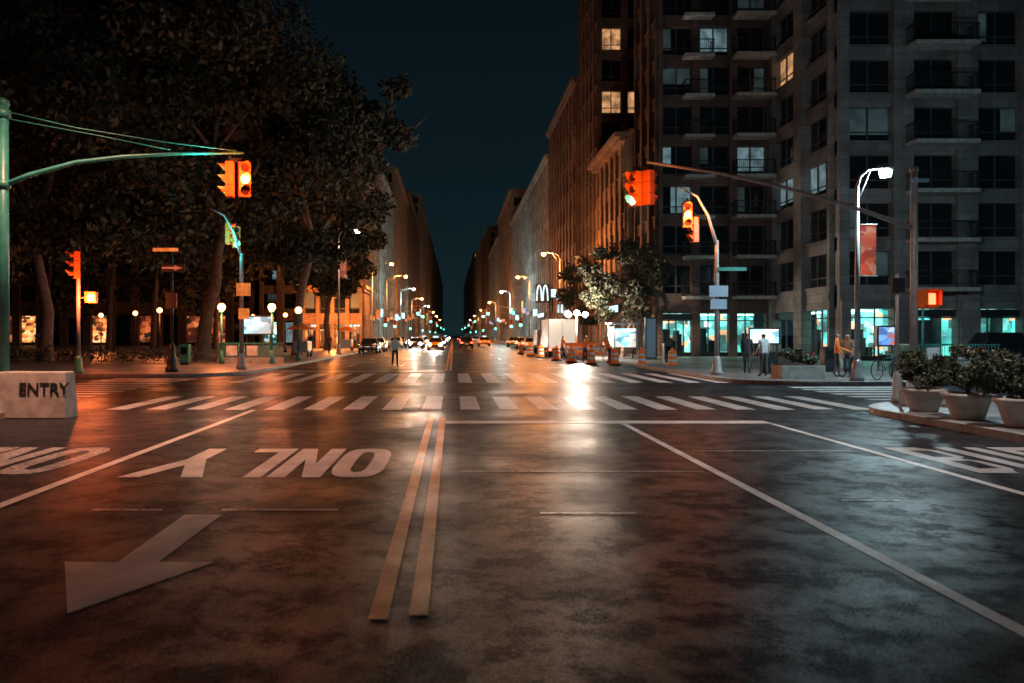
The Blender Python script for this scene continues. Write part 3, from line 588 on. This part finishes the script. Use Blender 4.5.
for x,y in((-10.6,80),(-10.9,58)):
    b=M(); b.box(x-.5,x+.5,y-.9,y+.9,.5,1.3,GALV); b.box(x+.501,x+.52,y-.8,y+.8,.6,1.2,SIGNO)
    for wy in(-.6,.6):
        b.T=Matrix.Translation((x+.5,y+wy,.4))@Matrix.Rotation(math.pi/2,4,'Y'); b.lathe(0,0,[(.26,-.04),(.26,.04)],BLK,14); b.T=Matrix()
    b.tube([(x,y,1.3),(x,y,2.4)],.03,GALV,6); b.lathe(x,y,[(1.2,2.15),(1.18,2.2),(.6,2.45),(.03,2.6)],ORANGE,10); b.done('vendor_cart')
# work zone
b=M(); b.box(8.1,9.5,56.,57.8,.35,1.0,ORANGE); b.tube([(8.8,57,.9),(8.8,57,3.4)],.06,GALV,8)
for wx in(8.2,9.4): b.T=Matrix.Translation((wx,57,.3))@Matrix.Rotation(math.pi/2,4,'Y'); b.lathe(0,0,[(.3,-.1),(.3,.1)],BLK,16); b.T=Matrix()
for dx in(-.6,0,.6):
    b.T=Matrix.Translation((8.8+dx,56.9,3.2+.12*(dx==0)))@Matrix.Rotation(math.pi/2,4,'X'); b.lathe(0,0,[(.12,-.1),(.21,.0),(.21,.05)],DKMET,14); b.lathe(0,0,[(.19,.051),(.19,.06)],LAMPW,14); b.T=Matrix()
b.tube([(8.0,57,3.2),(9.6,57,3.2)],.03,GALV,6); b.done('work_light_tower')
light('POINT','work_light',(8.8,56.3,3.35),4200,(1,.78,.58),.3)
for x,y in((6.6,60),(7.0,54),(7.4,50),(8.2,47.5),(9.3,46),(10.5,44.5),(11.8,43),(6.4,66),(6.2,73),(9.9,50)):
    b=M(); b.lathe(x,y,[(.36,.014),(.36,.1)],BLK,16)
    pr=[(.26,.1),(.24,.3),(.235,.45),(.225,.6),(.215,.72),(.2,.88),(.1,.93)]
    for i in range(len(pr)-1): b.lathe(x,y,[pr[i],pr[i+1]],ORANGE if i not in(1,3) else RWHITE,16)
    b.box(x-.08,x+.08,y-.02,y+.02,.93,1.05,ORANGE); b.done('traffic_drum')
for x,y in((7.9,52),(9.4,53)):
    b=M()
    for zz in(.45,.75,1.05): b.box(x-.6,x+.6,y-.02,y+.02,zz,zz+.2,ORANGE if zz!=.75 else RWHITE)
    for sx in(-.55,.55): b.tube([(x+sx,y-.3,.01),(x+sx,y,1.3)],.025,GALV,6); b.tube([(x+sx,y+.3,.01),(x+sx,y,1.3)],.025,GALV,6)
    b.done('road_barricade')
for x,y in((16.4,35),(17.3,35.2),(-14.4,43),(12.6,47)):
    b=M(); b.box(x-.25,x+.25,y-.22,y+.22,.3,1.25,random.choice([TEALP,DKMET,ORANGE])); b.box(x-.2,x+.2,y-.18,y+.18,.14,.3,DKMET); b.box(x-.18,x+.18,y-.226,y-.221,.7,1.1,GLASS); b.done('newspaper_box',.03)
b=M(); b.lathe(13.2,33.6,[(.3,.14),(.33,.5),(.34,1.0),(.36,1.04),(.3,1.06)],DKMET,14); b.done('litter_bin')
for i in range(5): b=M(); b.lathe(15.5+i*1.6,31,[(.12,.14),(.12,.9),(.09,1.),(.03,1.04)],DKMET,12); b.done('bollard')
b=M(); b.T=Matrix.Translation((15.7,29,.14))@Matrix.Rotation(.5,4,'Z')
for cx in(-.52,.52):
    b.tube([(cx+.34*math.cos(t),0,.35+.34*math.sin(t)) for t in np.linspace(0,2*math.pi,25)],.018,BLK,6,False)
    for t in np.linspace(0,math.pi,7)[:-1]: b.tube([(cx+.33*math.cos(t),0,.35+.33*math.sin(t)),(cx-.33*math.cos(t),0,.35-.33*math.sin(t))],.003,GALV,3)
for p,q in(((-.52,0,.35),(-.05,0,.32)),((-.05,0,.32),(-.2,0,.85)),((-.52,0,.35),(-.18,0,.75)),((-.17,0,.75),(.36,0,.8)),((-.05,0,.32),(.38,0,.7)),((.52,0,.35),(.33,0,.95))): b.tube([p,q],.018,TEALP,6)
b.tube([(.33,-.25,1.0),(.33,0,.96),(.33,.25,1.)],.014,BLK,6); b.box(-.33,-.08,-.06,.06,.86,.91,BLK); b.done('bicycle')
# ------------------------------------------------------------------ vehicles
def car(name,x,y,rot,paint,h=1.45,on=True,suv=False):
    b=M()
    secs=[(-2.3,.35,.62,.72),(-2.2,.25,.74,.84),(-1.4,.2,.9,.9),(-.7,.2,.95,.9),(1.3,.2,.98,.9),(2.0,.25,.96,.87),(2.28,.35,.85,.78)]
    vs=[];n=8
    for yy,z0,z1,w in secs: vs+=[(-w,yy,z0+.1),(-w*1.0,yy,(z0+z1)/2),(-w*.96,yy,z1-.06),(-w*.8,yy,z1),(w*.8,yy,z1),(w*.96,yy,z1-.06),(w,yy,(z0+z1)/2),(w,yy,z0+.1)]
    fs=[(i*n+k,i*n+(k+1)%n,(i+1)*n+(k+1)%n,(i+1)*n+k) for i in range(len(secs)-1) for k in range(n)]+[tuple(range(n))[::-1],tuple((len(secs)-1)*n+k for k in range(n))]
    b.add(vs,fs,paint,True)
    t=h; r=1.9 if suv else 1.5
    gv=[(-.76,-.75,.94),(.76,-.75,.94),(.8,r+.3,.96),(-.8,r+.3,.96),(-.6,-.05,t-.03),(.6,-.05,t-.03),(.62,r-.3,t-.03),(-.62,r-.3,t-.03)]
    b.add(gv,[(0,1,5,4),(1,2,6,5),(2,3,7,6),(3,0,4,7)],GLASS)
    b.add([(-.63,-.1,t-.03),(.63,-.1,t-.03),(.65,r-.25,t-.03),(-.65,r-.25,t-.03),(-.55,.1,t),(.55,.1,t),(.55,r-.4,t),(-.55,r-.4,t)],[(4,5,6,7),(0,1,5,4),(1,2,6,5),(2,3,7,6),(3,0,4,7),(3,2,1,0)],paint)
    for sx in(-1,1):
        b.tube([(sx*.77,-.73,.95),(sx*.61,-.05,t-.02)],.03,paint,5); b.tube([(sx*.8,.75,.95),(sx*.63,.75,t-.02)],.03,paint,5); b.tube([(sx*.8,r+.28,.95),(sx*.63,r-.3,t-.02)],.035,paint,5)
        b.box(sx*.95-.07,sx*.95+.07,-.6,-.48,.92,1.05,paint)
        for wy in(-1.45,1.4):
            b.T=Matrix.Translation((sx*.8,wy,.32))@Matrix.Rotation(math.pi/2,4,'Y'); b.lathe(0,0,[(.2,-.12),(.32,-.11),(.32,.11),(.2,.12)],BLK,18); b.lathe(0,0,[(.19,-.125),(.19,.125)],GALV,10); b.T=Matrix()
        b.T=Matrix.Translation((sx*.62,-2.29,.66))@Matrix.Rotation(math.pi/2,4,'X'); b.lathe(0,0,[(.03,-.05),(.14,-.03),(.14,.02),(.02,.03)],HEADL if on else RWHITE,12); b.T=Matrix()
        b.box(sx*.66-.13,sx*.66+.13,2.2,2.31,.66,.8,TAILL)
    if name=='taxi': b.box(-.3,.3,.4,.6,t,t+.18,SIGNW)
    b.box(-.35,.35,-2.325,-2.28,.42,.6,BLK); b.box(-.25,.25,2.285,2.31,.5,.62,RWHITE)
    return b.done(name,0,None,(x,y,.004),rot)
P1=mat('car_paint_yellow',(.7,.3,.02),.25,.05,1,0); P2=mat('car_paint_black',(.02,.02,.022),.2,.1,1,0); P3=mat('car_paint_silver',(.4,.41,.42),.25,.05,1,0,.6); P4=mat('car_paint_white',(.7,.7,.7),.3,.05,1,0)
pi=math.pi
for nm,x,y,r,p in (('taxi',-2.0,92,0,P1),('car',-4.8,104,0,P2),('car',-2,122,0,P3),('taxi',-5,138,0,P1),('car',-2.2,160,0,P4),('car',-4.9,185,0,P2),('taxi',-2,215,0,P1),('car',-5,250,0,P4),('car',-2.,300,0,P2),
  ('car',-7.3,146,0,P2),('car',-7.4,172,0,P3),('car',-5,330,0,P3),('car',-2.2,380,0,P3),('car',-7.4,205,0,P3),('car',-5.1,118,0,P4),
  ('car',1.8,108,pi,P2),('taxi',4.9,126,pi,P1),('car',2,150,pi,P3),('car',4.9,175,pi,P4),('car',1.9,205,pi,P2),('car',4.8,260,pi,P3)):
    car(nm,x,y,r,p)
for x,y,r,p in((-7.9,76,0,P2),(-7.9,84,0,P3),(-7.9,110,0,P4),(-7.9,119,0,P2),(8.9,92,pi,P4),(8.9,101,pi,P2),(8.9,118,pi,P3)):
    car('parked_car',x,y,r,p,on=False)
car('parked_car',31.5,45,pi/2,P2,1.75,suv=True,on=False).location.z=.144
# white work van and box truck seen from behind
def truck(name,x,y,w,h,l):
    b=M(); b.box(x-w/2,x+w/2,y,y+l*.7,.75,h,P4); b.box(x-w/2+.05,x+w/2-.05,y-.012,y-.002,.85,h-.1,P4); b.box(x-.015,x+.015,y-.02,y-.013,.85,h-.1,DKMET)
    b.box(x-w/2,x+w/2,y-.08,y-.02,.5,.72,DKMET)
    for sx in(-1,1): b.box(x+sx*(w/2-.15)-.09,x+sx*(w/2-.15)+.09,y-.11,y-.081,.52,.7,TAILL); b.box(x+sx*(w/2-.02)-.03,x+sx*(w/2-.02)+.03,y-.03,y-.001,.75,h,DKMET)
    c0=y+l*.72; z1=h*.78
    b.add([(x-w*.46,c0,.5),(x+w*.46,c0,.5),(x+w*.46,y+l,.5),(x-w*.46,y+l,.5),(x-w*.44,c0,z1),(x+w*.44,c0,z1),(x+w*.42,y+l-.7,z1),(x-w*.42,y+l-.7,z1),(x+w*.46,y+l,1.2),(x-w*.46,y+l,1.2)],[(0,1,5,4),(4,5,6,7),(1,2,8,6,5),(3,0,4,7,9),(2,3,9,8)],P4); b.add([(x+w*.46,y+l,1.2),(x-w*.46,y+l,1.2),(x-w*.42,y+l-.7,z1),(x+w*.42,y+l-.7,z1)],[(0,1,2,3)],GLASS)
    for sx in(-1,1):
        for wy in(y+.9,y+l-1): b.T=Matrix.Translation((x+sx*(w/2-.2),wy,.42))@Matrix.Rotation(pi/2,4,'Y'); b.lathe(0,0,[(.25,-.14),(.42,-.13),(.42,.13),(.25,.14)],BLK,18); b.T=Matrix()
    b.done(name)
truck('box_truck',8.6,63,2.2,3.0,6.5); truck('work_van',8.9,75,1.95,2.2,5.2)
for x,y in((-2,89.4),(-4.8,101.4),(-5,135.4)): light('SPOT','headlight_beam',(x,y,.7),3500,(1,.8,.6),.15,spot=1.3,rot=(math.radians(84),0,pi))
for y in(112,130,178,250,330,430):
    for sx in(-1,1):
        b=M(); x=9.7*sx; base(b,x,y,.1,GALV); b.tube([(x,y,.8),(x,y,6.4)],.09,GALV,8); b.tube([(x,y,5.),(x-sx*2,y,5.6),(x-sx*5,y,5.9)],.05,GALV,6)
        head(b,x-sx*4.8,y,5.8,0,2,1.25); head(b,x-sx*.25,y,4.2,0,2,1.25); b.done('traffic_signal_mast')
# ------------------------------------------------------------------ people
SKIN=mat('skin',(.45,.26,.18),.5,.1,8,0); HAIR=mat('hair',(.03,.02,.015),.6,.2,20,0); SHOE=mat('shoe_leather',(.03,.03,.03),.5)
def cloth(n,c): return mat(n,c,.85,.2,14,.3)
CW=cloth('shirt_white',(.6,.62,.65)); CB=cloth('jacket_dark',(.04,.045,.06)); CJ=cloth('jeans',(.04,.045,.07)); CO=emi('vest_orange',(1,.2,.02),.05,base=(.8,.2,.03),sample=False); CG=cloth('trousers_grey',(.07,.07,.07)); CR=cloth('coat_brown',(.2,.1,.06))
def person(name,x,y,rot,top,leg,h=1.75,stride=.0,arm=.0,bend=0.,z=.0):
    s=h/1.75; st=stride
    V=[(0,0,.95),(0,-bend*.3,1.16),(0,-bend,1.37),(0,-bend*1.15,1.49),(0,-.015-bend*1.3,1.60),(0,-bend*1.4,1.69)]
    Rr=[(.15,.11),(.13,.1),(.165,.11),(.055,.055),(.082,.098),(.07,.08)]
    E=[(0,1),(1,2),(2,3),(3,4),(4,5)]
    for sx in(-1,1):
        o=len(V); a=arm*(1 if sx>0 else .3)+sx*st*.4
        V+=[(sx*.18,-bend,1.42),(sx*.235,-bend-a*.25+.02,1.14),(sx*.24,-bend-a*.75-.06,.90+a*.2),(sx*.24,-bend-a*.85-.08,.82+a*.25)]
        Rr+=[(.06,.06),(.045,.045),(.032,.032),(.026,.04)]; E+=[(2,o),(o,o+1),(o+1,o+2),(o+2,o+3)]
        o=len(V); f=sx*st
        V+=[(sx*.09,0,.87),(sx*.10,-f*.5-.02,.49),(sx*.10,-f+.03,.09+(.06 if f<0 else 0)),(sx*.115,-f-.14,.045)]
        Rr+=[(.088,.09),(.058,.06),(.04,.045),(.042,.032)]; E+=[(0,o),(o,o+1),(o+1,o+2),(o+2,o+3)]
    me=bpy.data.meshes.new('tmp'); me.from_pydata(V,E,[]); ob=bpy.data.objects.new('tmp',me); COL.objects.link(ob)
    ob.modifiers.new('s','SKIN'); sv=me.skin_vertices[0].data
    for i,r in enumerate(Rr): sv[i].radius=r
    sv[0].use_root=True
    ss=ob.modifiers.new('u','SUBSURF'); ss.levels=2; ss.render_levels=2
    bpy.context.view_layer.update(); dg=bpy.context.evaluated_depsgraph_get(); em=ob.evaluated_get(dg).to_mesh()
    b=M(); vs=[tuple(v.co) for v in em.vertices]; mats={}
    hy=-bend*1.3
    for p in em.polygons:
        c=p.center
        if c.z>1.515 and abs(c.x)<.13: mt=HAIR if (c.z>1.665 or (c.y>hy+.015 and c.z>1.57)) else SKIN
        elif abs(c.x)>.19 and c.z<.885+arm*.2: mt=SKIN
        elif c.z<.1: mt=SHOE
        elif c.z<.94 and abs(c.x)<.2: mt=leg
        else: mt=top
        mats.setdefault(mt,[]).append(tuple(p.vertices))
    o0=len(b.v); b.v+=vs
    for mt,fs in mats.items():
        k_=b.m(mt)
        for f in fs: b.f.append([i+o0 for i in f]); b.mi.append(k_); b.sm.append(True)
    bpy.data.objects.remove(ob)
    b.tube([(0,hy-.10,1.615),(0,hy-.128,1.585),(0,hy-.10,1.575)],[.008,.015,.01],SKIN,6)
    for sx in(-1,1):
        b.sph((sx*.032,hy-.098,1.615),.012,HAIR,8); b.tube([(sx*.082,hy,1.57),(sx*.094,hy+.01,1.6),(sx*.085,hy,1.63)],[.008,.015,.008],SKIN,6)
        a=arm*(1 if sx>0 else .3)+sx*st*.4; hx,hy2,hz=sx*.24,-bend-a*.85-.08,.82+a*.25
        for q in range(4):
            l=(.07,.08,.075,.06)[q]; yy=hy2-.03+q*.02
            b.tube([(hx,yy,hz-.02),(hx-sx*.004,yy,hz-.02-l*.55),(hx-sx*.02,yy,hz-.02-l)],[.0095,.009,.007],SKIN,5)
        b.tube([(hx,hy2-.03,hz+.01),(hx-sx*.01,hy2-.055,hz-.02),(hx-sx*.012,hy2-.06,hz-.05)],[.012,.01,.008],SKIN,5)
    b.tube([(-.02,hy-.1,1.553),(.02,hy-.1,1.553)],.005,FLOW,5)
    ob=b.done(name,0,None,(x,y,z),rot); ob.scale=(s,s,s); return ob
person('pedestrian',-3.17,43.7,.3,CW,CJ,1.75,.2,.25)
person('pedestrian',12.2,33.2,2.6,CB,CG,1.72,.1,.1,z=.14)
person('pedestrian',12.0,30.9,3.4,CW,CG,1.72,.05,.1,z=.14)
person('pedestrian',14.5,30.2,1.2,CO,CG,1.72,.1,.5,z=.14)
person('pedestrian',15.1,30.6,-.8,CR,CJ,1.7,.05,.2,z=.14)
person('construction_worker',8.5,51.5,.8,CO,CG,1.75,.1,.6,.1)
person('construction_worker',9.6,49.0,-1.2,CO,CJ,1.75,.15,.8,.25)
person('construction_worker',7.6,55.5,2.,CO,CG,1.75,.1,.4,.05)
person('pedestrian',-29.5,57,.5,CB,CJ,1.75,.2,.1,z=.14)
person('pedestrian',-11,62,.0,CB,CJ,1.75,.2,.1,z=.14)
person('pedestrian',-10.2,66,3.,CR,CG,1.7,.2,.1,z=.14)
person('pedestrian',17.5,45,2.,CB,CG,1.7,.15,.1,z=.14)
for x,y in((-22,60),(-27,68),(-33,75),(-20,80),(-40,66),(-15.5,74),(-46,78)):
    b=M(); b.lathe(x,y,[(.18,.14),(.12,.5),(.06,.8)],DKMET,10); b.tube([(x,y,.7),(x,y,3.4)],[.06,.045],DKMET,8); b.sph((x,y,3.6),.2,GLOBE,14); b.done('park_lamp')
for x,y in((-22,59.5),(-33,74.6),(-40,65.6)): light('POINT','park_lamp_light',(x,y,3.6),500,(1,.22,.06),.25)
# ------------------------------------------------------------------ world
w=bpy.data.worlds.new('World'); S.world=w; w.use_nodes=True; N=w.node_tree.nodes; L=w.node_tree.links
bg=N['Background']; tc=N.new('ShaderNodeTexCoord'); sp=N.new('ShaderNodeSeparateXYZ'); L.new(tc.outputs['Generated'],sp.inputs[0])
r=N.new('ShaderNodeValToRGB'); L.new(sp.outputs[2],r.inputs['Fac']); e=r.color_ramp.elements
e[0].position=0; e[0].color=(.0070,.0180,.0215,1); e[1].position=1; e[1].color=(.002,.005,.009,1)
x=e.new(.15); x.color=(.0038,.0115,.0155,1); x=e.new(.4); x.color=(.0022,.0058,.0090,1)
sky=N.new('ShaderNodeTexSky'); sky.sky_type='NISHITA'; sky.sun_disc=False; sky.sun_elevation=math.radians(-4); sky.sun_rotation=math.radians(200)
ad=N.new('ShaderNodeMixRGB'); ad.blend_type='ADD'; ad.inputs[0].default_value=.01; L.new(r.outputs['Color'],ad.inputs[1]); L.new(sky.outputs[0],ad.inputs[2])
L.new(ad.outputs[0],bg.inputs['Color']); bg.inputs['Strength'].default_value=1.
# ------------------------------------------------------------------ camera
c=bpy.data.cameras.new('camera'); co=bpy.data.objects.new('camera',c); COL.objects.link(co); S.camera=co
co.location=(0,0,1.75); co.rotation_euler=(math.pi/2,0,0); c.sensor_width=36; c.lens=28.125; c.shift_x=59/1024; c.shift_y=-6.5/1024; c.clip_end=5000; c.clip_start=.1
c.dof.use_dof=True; c.dof.focus_distance=15; c.dof.aperture_fstop=1.7
S.view_settings.view_transform='Standard'; S.view_settings.look='None'; S.view_settings.exposure=0
